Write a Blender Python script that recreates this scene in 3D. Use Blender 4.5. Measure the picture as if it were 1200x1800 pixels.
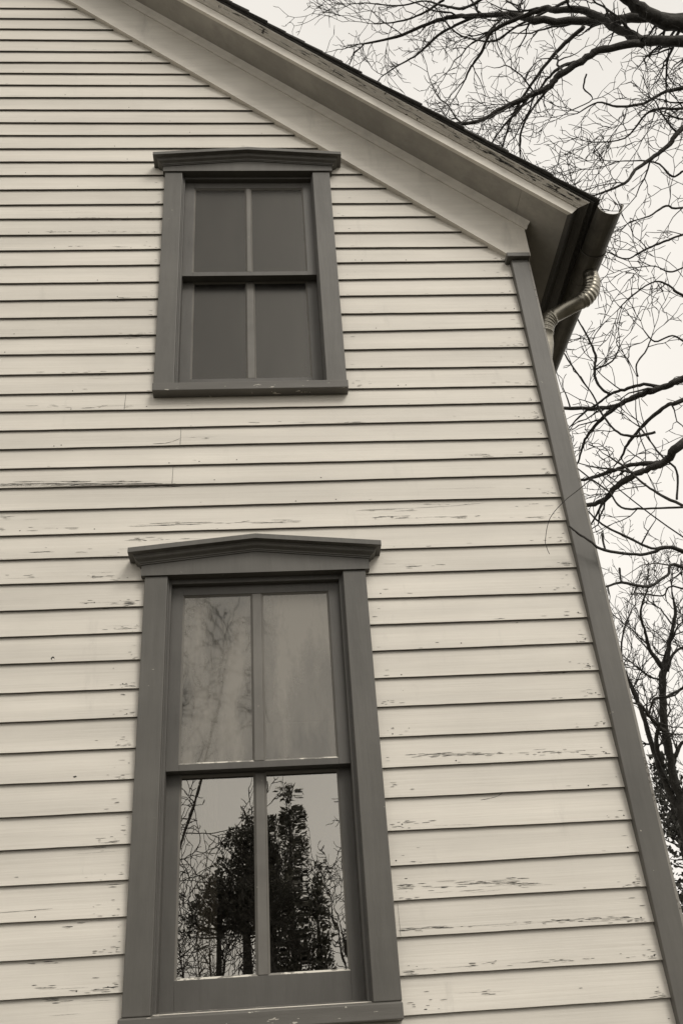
import bpy, bmesh, math, random
from mathutils import Vector, Matrix

C = bpy.context.scene.collection
for o in list(bpy.data.objects):
    bpy.data.objects.remove(o, do_unlink=True)
rng = random.Random(7)
EYE = 1.6                      # camera height above the ground; shapes below are measured from eye level

# ------------------------------------------------------------------ camera
RT = Vector((0.9971285, -0.04465659, -0.06115994))
UP = Vector((0.02730441, -0.54129219, 0.84039112))
FW = Vector((0.0706344, 0.83964788, 0.53851855))
CAM = Vector((0.0, -3.4235, 0.0))
cd = bpy.data.cameras.new('camera'); cam = bpy.data.objects.new('camera', cd); C.objects.link(cam)
M = Matrix(((RT.x, UP.x, -FW.x, CAM.x), (RT.y, UP.y, -FW.y, CAM.y), (RT.z, UP.z, -FW.z, CAM.z + EYE), (0, 0, 0, 1)))
cam.matrix_world = M
cd.sensor_fit = 'VERTICAL'; cd.sensor_height = 36.0; cd.lens = 36.0 * 1720 / 1800
cd.clip_start = 0.05; cd.clip_end = 2000
sc = bpy.context.scene
sc.camera = cam
sc.render.resolution_x = 682; sc.render.resolution_y = 1024

# ------------------------------------------------------------------ sky, sun, exposure
SUN_EL, SUN_AZ = math.radians(46), math.radians(32)      # behind the camera, high and to the right, veiled by cloud
w = bpy.data.worlds.new('World'); sc.world = w; w.use_nodes = True
nt = w.node_tree; nt.nodes.clear()
sky = nt.nodes.new('ShaderNodeTexSky'); sky.sky_type = 'NISHITA'; sky.sun_disc = False
sky.sun_elevation = SUN_EL; sky.sun_rotation = math.radians(180) - SUN_AZ
sky.air_density = 1.6; sky.dust_density = 4.0
bw = nt.nodes.new('ShaderNodeRGBToBW')
ov = nt.nodes.new('ShaderNodeMix'); ov.data_type = 'FLOAT'       # overcast: the clear dome mostly veiled by an even cloud layer
ov.inputs[0].default_value = 0.86; ov.inputs[3].default_value = 9.4
tint = nt.nodes.new('ShaderNodeMix'); tint.data_type = 'RGBA'; tint.blend_type = 'MULTIPLY'
tint.inputs[0].default_value = 1.0; tint.inputs[7].default_value = (1.0, 0.955, 0.885, 1)
bg = nt.nodes.new('ShaderNodeBackground'); bg.inputs[1].default_value = 0.105
wo = nt.nodes.new('ShaderNodeOutputWorld')
L = nt.links.new
L(sky.outputs[0], bw.inputs[0]); L(bw.outputs[0], ov.inputs[2]); L(ov.outputs[0], tint.inputs[6])
tcw = nt.nodes.new('ShaderNodeTexCoord'); cn = nt.nodes.new('ShaderNodeTexNoise'); cn.inputs['Scale'].default_value = 1.6; cn.inputs['Detail'].default_value = 3
cr = nt.nodes.new('ShaderNodeMapRange'); cr.inputs[1].default_value = .3; cr.inputs[2].default_value = .7; cr.inputs[3].default_value = .84; cr.inputs[4].default_value = 1.06
L(tcw.outputs['Generated'], cn.inputs['Vector']); L(cn.outputs[0], cr.inputs[0])
cm = nt.nodes.new('ShaderNodeMix'); cm.data_type = 'RGBA'; cm.blend_type = 'MULTIPLY'; cm.inputs[0].default_value = 1.0
L(tint.outputs[2], cm.inputs[6]); L(cr.outputs[0], cm.inputs[7])
L(cm.outputs[2], bg.inputs[0]); L(bg.outputs[0], wo.inputs[0])
sd = bpy.data.lights.new('sun', 'SUN'); sd.energy = 1.5; sd.angle = math.radians(22); sd.color = (1.0, 0.95, 0.87)
so = bpy.data.objects.new('sun', sd); C.objects.link(so)
sdir = Vector((math.sin(SUN_AZ) * math.cos(SUN_EL), -math.cos(SUN_AZ) * math.cos(SUN_EL), math.sin(SUN_EL)))
so.rotation_euler = sdir.to_track_quat('Z', 'Y').to_euler(); so.location = (3, -12, 14)
sc.view_settings.view_transform = 'Standard'; sc.view_settings.look = 'None'
sc.view_settings.exposure = 0.14; sc.view_settings.gamma = 1.0

# ------------------------------------------------------------------ materials
def node_mat(name):
    m = bpy.data.materials.new(name); m.use_nodes = True
    n = m.node_tree; n.nodes.clear()
    out = n.nodes.new('ShaderNodeOutputMaterial'); p = n.nodes.new('ShaderNodeBsdfPrincipled')
    n.links.new(p.outputs[0], out.inputs[0])
    return m, n, p, out

def tex(n, scale, vec=(1, 1, 1), detail=4, rough=0.55, rot=(0, 0, 0)):
    tc = n.nodes.new('ShaderNodeTexCoord'); mp = n.nodes.new('ShaderNodeMapping')
    mp.inputs['Scale'].default_value = vec; mp.inputs['Rotation'].default_value = rot
    t = n.nodes.new('ShaderNodeTexNoise'); t.inputs['Scale'].default_value = scale
    t.inputs['Detail'].default_value = detail; t.inputs['Roughness'].default_value = rough
    n.links.new(tc.outputs['Object'], mp.inputs[0]); n.links.new(mp.outputs[0], t.inputs['Vector'])
    return t.outputs[0]

def ramp(n, src, stops):
    r = n.nodes.new('ShaderNodeValToRGB'); e = r.color_ramp.elements
    while len(e) > 1: e.remove(e[-1])
    e[0].position = stops[0][0]; e[0].color = (*stops[0][1], 1)
    for pos, c in stops[1:]:
        k = e.new(pos); k.color = (*c, 1)
    n.links.new(src, r.inputs[0]); return r.outputs[0]

def mixc(n, fac, a, b, mode='MIX'):
    m = n.nodes.new('ShaderNodeMix'); m.data_type = 'RGBA'; m.blend_type = mode
    for s, v in ((0, fac), (6, a), (7, b)):
        if hasattr(v, 'links') or hasattr(v, 'is_linked'): n.links.new(v, m.inputs[s])
        else: m.inputs[s].default_value = v if s == 0 else (*v, 1)
    return m.outputs[2]

def bump(n, p, src, strength, dist):
    b = n.nodes.new('ShaderNodeBump'); b.inputs['Strength'].default_value = strength
    b.inputs['Distance'].default_value = dist
    n.links.new(src, b.inputs['Height']); n.links.new(b.outputs[0], p.inputs['Normal'])

def warm(v, r=(1, .945, .845)): return tuple(v * k for k in r)

def paint(name, v, grain=(1, 1, 30), var=0.12, rough=0.55, flakes=None, stain=None, ratio=(1, .945, .845), bstr=.35, gmin=.80, board=0, fvec=(1.0, 1.0, 1.6)):
    m, n, p, out = node_mat(name)
    big = ramp(n, tex(n, 1.7, (1, 1, 1.6), 5, .6), [(.25, warm(v * (1 - var), ratio)), (.75, warm(v * (1 + var * .5), ratio))])
    g = tex(n, 9, grain, 5, .65)
    col = mixc(n, .5, big, ramp(n, g, [(.25, (gmin, gmin * .985, gmin * .96)), (.6, (1, 1, 1))]), 'MULTIPLY')
    if board: col = mixc(n, 1.0, col, ramp(n, tex(n, 1.0, (.35, .2, 8.9), 2, .5), [(.35, (1 - board,) * 3), (.65, (1, 1, 1))]), 'MULTIPLY')
    if stain:
        s = ramp(n, tex(n, 3.1, (2.2, 2.2, .55), 6, .7), [(stain, (0, 0, 0)), (stain + .22, (1, 1, 1))])
        col = mixc(n, s, col, warm(v * .72, ratio))
    if flakes:
        thr, fc = flakes
        f = ramp(n, tex(n, 26, fvec, 5, .62), [(thr, (0, 0, 0)), (thr + .012, (1, 1, 1))])
        col = mixc(n, f, col, fc)
    n.links.new(col, p.inputs['Base Color']); p.inputs['Roughness'].default_value = rough
    bump(n, p, g, bstr, .002)
    return m

MAT = {}
MAT['siding'] = paint('cream_siding_paint', .75, (.25, 1, 14), .10, .6, stain=.60, board=.15)
MAT['white_trim'] = paint('cream_trim_paint', .73, (.4, .4, 3), .16, .55, stain=.56, gmin=.74)
MAT['worn_fascia'] = paint('worn_cream_paint', .68, (.6, .6, 2), .26, .6, gmin=.66, stain=.5, flakes=(.64, (.07, .062, .05)))
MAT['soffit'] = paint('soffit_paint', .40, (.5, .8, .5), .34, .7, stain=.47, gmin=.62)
MAT['grey'] = paint('grey_trim_paint', .118, (3.0, 3.0, .30), .24, .55, flakes=(.715, (.36, .34, .29)), stain=.60, ratio=(1, .95, .845), gmin=.62, bstr=.6)
MAT['sash'] = paint('grey_sash_paint', .110, (2.6, 2.6, .4), .24, .55, flakes=(.765, (.42, .40, .34)), stain=.60, ratio=(1, .95, .86), gmin=.66, bstr=.6)
MAT['bar'] = paint('worn_bar_paint', .175, (2.6, 2.6, .4), .3, .6, flakes=(.69, (.46, .44, .37)), stain=.55, gmin=.66)
MAT['putty'] = paint('glazing_putty', .19, (2, 2, .6), .3, .7, gmin=.7)
MAT['putty_worn'] = paint('cracked_glazing_putty', .24, (.6, 2, 2), .3, .7, flakes=(.50, (.62, .59, .52)), fvec=(.45, 1, 1))
MAT['sill'] = paint('worn_sill_paint', .135, (.5, 1, 5), .26, .6, flakes=(.64, (.50, .47, .41)), gmin=.62, fvec=(.5, 1, 1.6), bstr=.6)
MAT['wood'] = paint('bare_weathered_wood', .042, (.3, 1, 12), .35, .85)
MAT['wood_grey'] = paint('silvered_bare_wood', .17, (.3, 1, 12), .35, .85)
MAT['flake'] = paint('lifted_paint_flake', .74, (1, 1, 1), .05, .6)
MAT['edge'] = paint('butt_edge_painted_shade', .10, (.3, 1, 1), .35, .75)  # board undersides: shade line put into the colour, darker than the siding paint
MAT['worn_edge'] = paint('worn_board_edge', .27, (2, 2, .4), .3, .6, flakes=(.6, (.10, .09, .075)))
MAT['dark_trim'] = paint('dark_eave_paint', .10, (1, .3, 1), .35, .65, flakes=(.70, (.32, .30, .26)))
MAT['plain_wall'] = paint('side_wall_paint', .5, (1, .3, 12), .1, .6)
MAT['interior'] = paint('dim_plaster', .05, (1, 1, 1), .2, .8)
MAT['curtain'] = paint('curtain_cloth', .6, (6, 6, .3), .1, .9)
MAT['stone'] = paint('foundation_stone', .25, (1, 1, 1), .4, .9)

def metal(name, v, rough, met=.9):
    m, n, p, out = node_mat(name)
    col = ramp(n, tex(n, 9, (1, 1, 1), 6, .7), [(.3, warm(v * .55, (1, .94, .8))), (.65, warm(v, (1, .94, .8)))])
    n.links.new(col, p.inputs['Base Color']); p.inputs['Metallic'].default_value = met
    r = n.nodes.new('ShaderNodeMapRange'); r.inputs[3].default_value = rough - .1; r.inputs[4].default_value = rough + .15
    t = tex(n, 14, (1, 1, 1), 5, .65); n.links.new(t, r.inputs[0]); n.links.new(r.outputs[0], p.inputs['Roughness'])
    bump(n, p, t, .25, .003)
    return m
MAT['gutter'] = metal('weathered_gutter_metal', .16, .45, .6)
MAT['pipe'] = metal('aged_downspout_metal', .44, .34, .95)

def shingle_mat():
    m, n, p, out = node_mat('asphalt_shingle')
    col = ramp(n, tex(n, 60, (1, 1, 1), 4, .7), [(.3, (.018, .017, .015)), (.7, (.055, .052, .046))])
    n.links.new(col, p.inputs['Base Color']); p.inputs['Roughness'].default_value = .95
    return m
MAT['shingle'] = shingle_mat()

def bark(name, v):
    m, n, p, out = node_mat(name)
    t = tex(n, 22, (1, 1, 1), 6, .7)
    col = ramp(n, t, [(.3, warm(v * .5, (1, .93, .82))), (.7, warm(v * 1.5, (1, .94, .84)))])
    n.links.new(col, p.inputs['Base Color']); p.inputs['Roughness'].default_value = .9
    bump(n, p, t, .9, .03)
    return m
MAT['bark'] = bark('dark_bark', .06)
MAT['twig'] = bark('twig_bark', .05)

def leaf(name, a, b):
    m, n, p, out = node_mat(name)
    col = ramp(n, tex(n, 3, (1, 1, 1), 3, .6), [(.3, warm(a, (1, 1, .85))), (.7, warm(b, (1, .98, .82)))])
    n.links.new(col, p.inputs['Base Color']); p.inputs['Roughness'].default_value = .75
    return m
MAT['cedar'] = leaf('cedar_foliage', .06, .15)
MAT['leaf'] = leaf('evergreen_leaf', .03, .08)

def glass(name, refl, rough, wave, dust=None, clear=.55):
    m, n, p, out = node_mat(name); n.nodes.remove(p)
    tr = n.nodes.new('ShaderNodeBsdfTransparent'); tr.inputs[0].default_value = (clear, clear * .97, clear * .9, 1)
    gl = n.nodes.new('ShaderNodeBsdfGlossy'); gl.inputs['Roughness'].default_value = rough
    gl.inputs[0].default_value = (1, .975, .92, 1)
    b = n.nodes.new('ShaderNodeBump'); b.inputs['Strength'].default_value = wave; b.inputs['Distance'].default_value = .01
    n.links.new(tex(n, 7, (1.5, 1.5, .45), 2, .4), b.inputs['Height']); n.links.new(b.outputs[0], gl.inputs['Normal'])
    mx = n.nodes.new('ShaderNodeMixShader'); mx.inputs[0].default_value = refl
    n.links.new(tr.outputs[0], mx.inputs[1]); n.links.new(gl.outputs[0], mx.inputs[2])
    last = mx.outputs[0]
    if dust:
        lo, hi, amt = dust
        df = n.nodes.new('ShaderNodeBsdfDiffuse'); df.inputs[0].default_value = (*warm(.37), 1)
        a = tex(n, 3.0, (2.3, 1, .6), 4, .55); c = tex(n, 38, (1.6, 1, .9), 5, .7)
        mm = n.nodes.new('ShaderNodeMath'); mm.operation = 'MULTIPLY_ADD'; mm.inputs[1].default_value = .16
        n.links.new(c, mm.inputs[0]); n.links.new(a, mm.inputs[2])
        r = ramp(n, mm.outputs[0], [(lo, (0, 0, 0)), (hi, (amt, amt, amt))])
        m2 = n.nodes.new('ShaderNodeMixShader')
        n.links.new(r, m2.inputs[0]); n.links.new(last, m2.inputs[1]); n.links.new(df.outputs[0], m2.inputs[2])
        last = m2.outputs[0]
    n.links.new(last, out.inputs[0]); return m
MAT['glass_clear'] = glass('old_window_glass', .30, .004, .010)
MAT['glass_wavy'] = glass('old_wavy_glass', .30, .006, .030)
MAT['glass_dusty'] = glass('dusty_wavy_glass', .135, .025, .02, (.43, .68, .62))
MAT['glass_dull'] = glass('dull_screened_glass', .062, .30, .01, (.1, 1.6, .10), .3)

def ground_mat():
    m, n, p, out = node_mat('winter_grass')
    col = ramp(n, tex(n, 2.0, (1, 1, 1), 8, .7), [(.3, (.03, .027, .02)), (.7, (.085, .078, .058))])
    n.links.new(col, p.inputs['Base Color']); p.inputs['Roughness'].default_value = 1.0
    return m
MAT['ground'] = ground_mat()

# ------------------------------------------------------------------ mesh helper
class MB:
    def __init__(s): s.v = []; s.f = []; s.m = []; s.tf = None
    def add(s, verts, faces, mi=0):
        b = len(s.v)
        s.v += [tuple(s.tf(p)) if s.tf else tuple(p) for p in verts]
        s.f += [tuple(i + b for i in f) for f in faces]; s.m += [mi] * len(faces)
    def hexa(s, p, mi=0):          # 8 points: bottom ring then top ring
        s.add(p, [(0, 3, 2, 1), (4, 5, 6, 7), (0, 1, 5, 4), (1, 2, 6, 5), (2, 3, 7, 6), (3, 0, 4, 7)], mi)
    def box(s, x0, x1, y0, y1, z0, z1, mi=0):
        s.hexa([(x0, y0, z0), (x1, y0, z0), (x1, y1, z0), (x0, y1, z0), (x0, y0, z1), (x1, y0, z1), (x1, y1, z1), (x0, y1, z1)], mi)
    def loft(s, rings, closed=True, caps=True, mi=0):
        n = len(rings[0]); vs = [p for r in rings for p in r]; fs = []
        for i in range(len(rings) - 1):
            for j in range(n if closed else n - 1):
                k = (j + 1) % n
                fs.append((i * n + j, i * n + k, (i + 1) * n + k, (i + 1) * n + j))
        if caps: fs.append(tuple(range(n))[::-1]); fs.append(tuple(range((len(rings) - 1) * n, len(rings) * n)))
        s.add(vs, fs, mi)
    def tube(s, pts, rad, seg=5, caps=True, mi=0):
        pts = [Vector(p) for p in pts]; n = len(pts)
        d0 = (pts[1] - pts[0]).normalized()
        a = d0.orthogonal().normalized(); rings = []
        for i, p in enumerate(pts):
            d = (pts[min(i + 1, n - 1)] - pts[max(i - 1, 0)])
            if d.length < 1e-9: d = d0
            d.normalize(); a = a - d * a.dot(d)
            a = a.normalized() if a.length > 1e-6 else d.orthogonal().normalized()
            b = d.cross(a); r = rad[i] if hasattr(rad, '__len__') else rad
            rings.append([p + (a * math.cos(2 * math.pi * k / seg) + b * math.sin(2 * math.pi * k / seg)) * r for k in range(seg)])
        s.loft(rings, True, caps, mi)
    def build(s, name, mats, parent=None, smooth=False, recalc=True, bevel=0):
        me = bpy.data.meshes.new(name)
        base = parent_base(parent)
        me.from_pydata([(x - base[0], y - base[1], z + EYE - base[2]) for x, y, z in s.v], [], s.f)
        for m in (mats if isinstance(mats, (list, tuple)) else [mats]): me.materials.append(m)
        me.polygons.foreach_set('material_index', s.m)
        if smooth: me.polygons.foreach_set('use_smooth', [True] * len(s.f))
        if recalc:
            bm = bmesh.new(); bm.from_mesh(me); bmesh.ops.recalc_face_normals(bm, faces=bm.faces); bm.to_mesh(me); bm.free()
        me.update()
        o = bpy.data.objects.new(name, me); C.objects.link(o)
        if parent: o.parent = parent
        if bevel:
            b = o.modifiers.new('bevel', 'BEVEL'); b.width = bevel; b.segments = 2; b.limit_method = 'ANGLE'; b.angle_limit = .6
        return o

def parent_base(p):
    b = Vector((0, 0, 0))
    while p is not None: b += Vector(p.location); p = p.parent
    return b

def tag(o, label=None, cat=None, group=None, kind=None):
    for k, v in (('label', label), ('category', cat), ('group', group), ('kind', kind)):
        if v: o[k] = v
    return o

def thing(name, label, cat, loc, group=None, parent=None):
    o = bpy.data.objects.new(name, None); C.objects.link(o); o.location = loc; o.empty_display_size = .3
    if parent: o.parent = parent
    return tag(o, label, cat, group)

def at(px, py, y=None, depth=None, x=None):
    """point of the world seen at a pixel of the 1200x1800 photograph, at a wall depth y or a forward depth"""
    d = RT * ((px - 600) / 1720) - UP * ((py - 900) / 1720) + FW
    if depth is not None: t = depth
    elif y is not None: t = (y - CAM.y) / d.y
    else: t = (x - CAM.x) / d.x
    return CAM + d * t

# ------------------------------------------------------------------ ground
g = MB()
N = 24; R = 400.0
vs = []; fs = []
for i in range(N + 1):
    for j in range(N + 1):
        vs.append((-R + 2 * R * i / N, -R + 2 * R * j / N, -EYE + 0.0))
for i in range(N):
    for j in range(N):
        a = i * (N + 1) + j; fs.append((a, a + N + 1, a + N + 2, a + 1))
g.add(vs, fs)
tag(g.build('ground', MAT['ground']), kind='structure')

# ------------------------------------------------------------------ house
XP = -1.9; XC = 1.325; XL = 2 * XP - XC
OX, OZ = 1.512, 3.764
SL = .95; CS, SN = 1 / math.hypot(1, SL), SL / math.hypot(1, SL)
YB = 8.0
house = thing('house', 'pale clapboard house gable with grey trimmed windows and worn rake trim', 'house', (XP, 0, 0))

def mirror(p): return (2 * XP - p[0], p[1], p[2])
def both(fn):
    def run(mb):
        mb.tf = None; fn(mb); mb.tf = mirror; fn(mb); mb.tf = None
    return run
def RP(u, y, n): return (OX + CS * u + SN * n, y, OZ - SN * u + CS * n)
def u_ridge(n): return -(OX - XP + SN * n) / CS
def rake_strip(mb, prof, uends, mi=0):
    """profile (y, n) run along the slope from the ridge to each point's own eave end"""
    mb.loft([[RP(u_ridge(n), y, n) for y, n in prof], [RP(u, y, n) for (y, n), u in zip(prof, uends)]], True, True, mi)

# --- clapboards
top = [5.904, 5.793, 5.682, 5.572, 5.459, 5.35, 5.243, 5.133, 5.017, 4.903, 4.79, 4.682, 4.569, 4.458, 4.35, 4.236, 4.118, 4.011, 3.894, 3.783]
zl = top + [3.67, 3.556, 3.443, 3.327, 3.205, 3.099, 2.98, 2.865, 2.767, 2.664, 2.563, 2.458, 2.36, 2.249, 2.126, 2.015, 1.906, 1.789, 1.676, 1.564, 1.45, 1.336, 1.22, 1.111, 0.996, 0.884, 0.767, 0.654, 0.539, 0.426]
zr = top + [3.681, 3.56, 3.445, 3.328, 3.219, 3.096, 2.98, 2.861, 2.761, 2.661, 2.56, 2.459, 2.36, 2.245, 2.127, 2.014, 1.898, 1.786, 1.674, 1.563, 1.448, 1.335, 1.221, 1.106, 0.997, 0.884, 0.771, 0.656, 0.543, 0.429]
while zl[0] < 6.75: zl.insert(0, zl[0] + .112); zr.insert(0, zr[0] + .112)
while zl[-1] > -1.0: zl.append(zl[-1] - .1125); zr.append(zr[-1] - .1125)
NB = len(zl)
HOLES = [(-.46, .315, .36, 1.97), (-.468, .305, 2.87, 4.40)]
BUTT = .0112
def zb(i, x):
    t = min(1.15, max(-.1, (x + 1.2) / 2.4))
    return zl[i] + (zr[i] - zl[i]) * t + .0016 * math.sin(x * (1.3 + .23 * (i % 7)) + i * 1.7)
rough = [[rng.uniform(-1, 1) for _ in range(400)] for _ in range(NB)]
def zbr(i, x):
    k = (x + 6) / .045; j = int(k); f = k - j
    r = rough[i][j % 400] * (1 - f) + rough[i][(j + 1) % 400] * f
    return zb(i, x) + .0007 * r
def board_y(i, x, z):
    z0 = zb(i, x); z1 = zb(i - 1, x) if i else z0 + .112
    return BUTT * (z - z0) / (z1 - z0)

sid = MB()
def xlim(z): return min(XC - .04, (5.0 - z) / SL)
for i in range(NB):
    zt_mid = (zb(i - 1, 0) if i else zb(0, 0) + .112)
    xe = xlim(zt_mid); xs0 = 2 * XP - xe
    xs = [xs0]; x = xs0
    while x < xe - .05:
        x += .045 if x > -1.9 else .3
        xs.append(min(x, xe))
    xs[-1] = xe
    for h in HOLES: xs += [h[0], h[1]]
    xs = sorted(set(round(q, 5) for q in xs if xs0 <= q <= xe))
    for a, b in zip(xs, xs[1:]):
        xm = (a + b) / 2
        lo, hi = 0.0, 1.10             # fraction of the exposure covered, with a little lap under the next board
        za, zt = zb(i, xm), (zb(i - 1, xm) if i else zb(i, xm) + .112)
        skip = False
        for hx0, hx1, hz0, hz1 in HOLES:
            if hx0 - 1e-6 <= a and b <= hx1 + 1e-6:
                if za >= hz0 and zt <= hz1: skip = True
                elif za < hz0 < zt: hi = (hz0 - za) / (zt - za)
                elif za < hz1 < zt: lo = (hz1 - za) / (zt - za)
        if skip: continue
        def P(x, f):
            z0 = zbr(i, x); z1 = zb(i - 1, x) if i else z0 + .112
            return (x, BUTT * f, z0 + (z1 - z0) * f)
        pa, pb = P(a, lo), P(b, lo); qa, qb = P(a, hi), P(b, hi)
        sid.add([pa, pb, qb, qa], [(0, 1, 2, 3)], 0)
        # butt: lower edge of the board, with a tiny eased arris
        e = .0012
        sid.add([(pa[0], pa[1] + e, pa[2] - e * .8), (pb[0], pb[1] + e, pb[2] - e * .8), pb, pa], [(0, 1, 2, 3)], 0)
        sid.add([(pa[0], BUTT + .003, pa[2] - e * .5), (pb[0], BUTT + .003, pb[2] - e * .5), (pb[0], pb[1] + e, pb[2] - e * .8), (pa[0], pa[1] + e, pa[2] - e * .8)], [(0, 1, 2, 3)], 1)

# --- peeling paint, splits, nail heads: thin slivers lying on the boards
def board_at(x, z):
    for i in range(NB):
        z0 = zb(i, x)
        if z >= z0 and (i == 0 or z < zb(i - 1, x)): return i
    return None
def in_cover(x, z):
    for (x0, x1, z0, z1) in ((-.515, .372, .30, 1.91), (-.525, .362, 2.83, 4.34), (-.57, .43, 1.90, 2.02), (-.575, .42, 4.33, 4.46)):
        if x0 < x < x1 and z0 < z < z1: return True
    return x > 1.218 or z + SL * x > 4.845
def sliver(cx, cz, ln, h, mi=2, tilt=0.0, off=.0007, n=None, jag=.7):
    if in_cover(cx - ln / 2, cz) or in_cover(cx + ln / 2, cz): return
    n = n or max(3, int(ln / .006)); up = []; dn = []
    for k in range(n + 1):
        t = k / n; s = math.sin(math.pi * t) ** .6
        x = cx + (t - .5) * ln; zc = cz + tilt * (t - .5) * ln
        up.append((x, zc + h * s * rng.uniform(1 - jag, 1) * .5 + 1e-5)); dn.append((x, zc - h * s * rng.uniform(1 - jag, 1) * .5 - 1e-5))
    i = board_at(cx, cz)
    if i is None: return
    vs = []
    for x, z in dn + up:
        z = max(z, zb(i, x) + .0012)
        vs.append((x, board_y(i, x, z) - off, z))
    sid.add(vs, [(k, k + 1, n + 2 + k, n + 1 + k) for k in range(n)], mi)
def chip(x, z, ln, h, flake=.45, tilt=None):
    t = rng.gauss(0, .02) if tilt is None else tilt
    sliver(x, z, ln, h, 4 if rng.random() < .35 else 2, t)
    if rng.random() < flake:
        sliver(x + rng.uniform(-.2, .2) * ln, z - h * .55 - .0006, ln * rng.uniform(.4, .9), h * .55 + .0006, 3, t, .0012)
def cluster(px0, px1, py, dens, spread=.012, lmax=.05, hmax=.004, bow=0):
    """peeling along one stretch of board, given where it shows on the wall"""
    a, b = at(px0, py, 0), at(px1, py + bow, 0)
    n = int(dens * abs(b.x - a.x) * 62) + 1
    hot = [rng.random() for _ in range(1 + n // 9)]            # flaking gathers round a few weak spots
    for _ in range(n):
        t = rng.random() if rng.random() < .45 else min(1, max(0, rng.choice(hot) + rng.gauss(0, .05)))
        x = a.x + (b.x - a.x) * t; z = a.z + (b.z - a.z) * t + rng.gauss(0, spread * .5)
        k = rng.choice((.35, .5, .7, 1, 1, 1.6)); big = 2.0 if rng.random() < .10 else 1
        chip(x, z, rng.uniform(.5, 1) * lmax * k * big ** .5, min(.009, rng.uniform(.0010, hmax * .8) * big))
    for _ in range(max(1, n // 6)):                             # hairline checks in the paint
        t = rng.random(); sliver(a.x + (b.x - a.x) * t, a.z + (b.z - a.z) * t + rng.gauss(0, spread * .7), rng.uniform(.05, .22), .0009, 4, rng.gauss(0, .015), .0007, None, .9)
for c in ((0, 302, 851, 6.5, .003, .10, .0065), (0, 290, 853, 3.5, .002, .12, .005), (40, 240, 846, 1.2, .004, .06, .003), (640, 770, 895, .5, .004, .09, .0025), (0, 55, 908, .6), (0, 130, 928, .5), (50, 230, 714, .5), (235, 520, 921, .8, .01, .09, .003, -6), (225, 480, 946, .5),
          (330, 380, 768, .4), (430, 640, 742, .35, .006), (660, 1000, 908, .55, .008), (700, 990, 886, .25), (690, 935, 1558, 2.0, .016, .06, .0035, -8),
          (700, 1100, 1634, 1.3, .006, .05, .003, -22), (880, 1080, 1321, .7, .012), (640, 780, 995, .5), (670, 840, 1330, .9, .01, .05, .004, -4), (750, 1040, 1325, .45, .008),
          (700, 800, 1443, .5, .01), (60, 285, 383, .55, .006), (90, 280, 407, .5, .006), (120, 280, 433, .3, .006), (190, 275, 524, .6), (160, 275, 588, .6, .012),
          (60, 270, 655, .35), (165, 245, 1012, 1.2, .012), (150, 250, 1058, 1.0, .01), (175, 240, 1105, .8), (0, 60, 1013, .6), (205, 245, 1220, .4), (30, 245, 968, .25),
          (180, 228, 1420, .5), (170, 226, 1475, .8), (60, 226, 1490, .2), (60, 220, 1738, .5, .01), (100, 215, 1625, .3), (190, 222, 1555, .4), (700, 830, 1708, .5, .01),
          (800, 1160, 1697, .4, .006, .04, .003, -16), (720, 880, 1745, .3), (850, 1010, 1085, .25), (900, 1050, 1180, .35), (950, 1010, 990, .9), (940, 990, 735, .8, .016), (955, 990, 765, .9, .02),
          (790, 970, 800, .3, .006), (0, 100, 1690, .4, .006), (0, 220, 1758, .3, .006)):
    cluster(*c)
for i in range(NB):                      # every board weathers first where it meets the corner board and the window casings
    z0 = zb(i, 0)
    if z0 < .2 or z0 > 6: continue
    for xe, sgn in ((1.222, -1), (-.512, -1), (.372, 1)):
        if xe != 1.222 and not (.3 < z0 < 2.05 or 2.8 < z0 < 4.5): continue
        k = rng.choice((2, 4, 6, 10, 14)) if z0 < 3.2 else rng.choice((1, 2, 3, 5))
        if xe == .372: k = k // 2
        for _ in range(k):
            x = xe + sgn * rng.expovariate(1 / .035); z = z0 + min(.1, .004 + rng.expovariate(1 / .018))
            chip(x + sgn * .012, z, rng.uniform(.004, .028), rng.uniform(.001, .0034), .35)
    for _ in range(rng.choice((0, 1, 2, 4))):       # stray flecks on the lower third
        chip(rng.uniform(-1.6, 1.2), z0 + .003 + rng.expovariate(1 / .012), rng.uniform(.004, .03), rng.uniform(.001, .0025), .3)
    for _ in range(rng.choice((0, 0, 1, 2))):
        sliver(rng.uniform(-1.5, 1.1), z0 + rng.uniform(.006, .09), rng.uniform(.08, .4), .0008, 4, rng.gauss(0, .01), .0007, None, .9)
    for k in range(rng.choice((1, 2, 3))):          # face nails
        x = rng.uniform(-1.6, 1.2); z = z0 + rng.uniform(.008, .022)
        sliver(x, z, .006, .0055, 2, 0, .0006, 6, .2)
    if rng.random() < .7:
        sliver(1.205 - rng.uniform(0, .02), z0 + rng.uniform(.01, .02), .006, .0055, 2, 0, .0006, 6, .2)
def vline(px, py0, py1, wd=.0016):
    a, b = at(px, py0, 0), at(px, py1, 0)
    i = board_at(a.x, (a.z + b.z) / 2); z0, z1 = zb(i, a.x) + .001, zb(i - 1, a.x) - .004
    sid.add([(a.x - wd, board_y(i, a.x, z0) - .0006, z0), (a.x + wd * .3, board_y(i, a.x, z0) - .0006, z0), (a.x + wd * .3, board_y(i, a.x, z1) - .0006, z1), (a.x - wd * .4, board_y(i, a.x, z1) - .0006, z1)], [(0, 1, 2, 3)], 2)
vline(221, 692, 716); vline(318, 754, 778); vline(304, 822, 848); vline(700, 1600, 1640, .0008)
def crack(pts, h=.0022):
    for (x0, y0), (x1, y1) in zip(pts, pts[1:]):
        a, b = at(x0, y0, 0), at(x1, y1, 0)
        sliver((a.x + b.x) / 2, (a.z + b.z) / 2, abs(b.x - a.x) * 1.15, h, 2, (b.z - a.z) / (b.x - a.x + 1e-9), .0007, None, .4)
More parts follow.
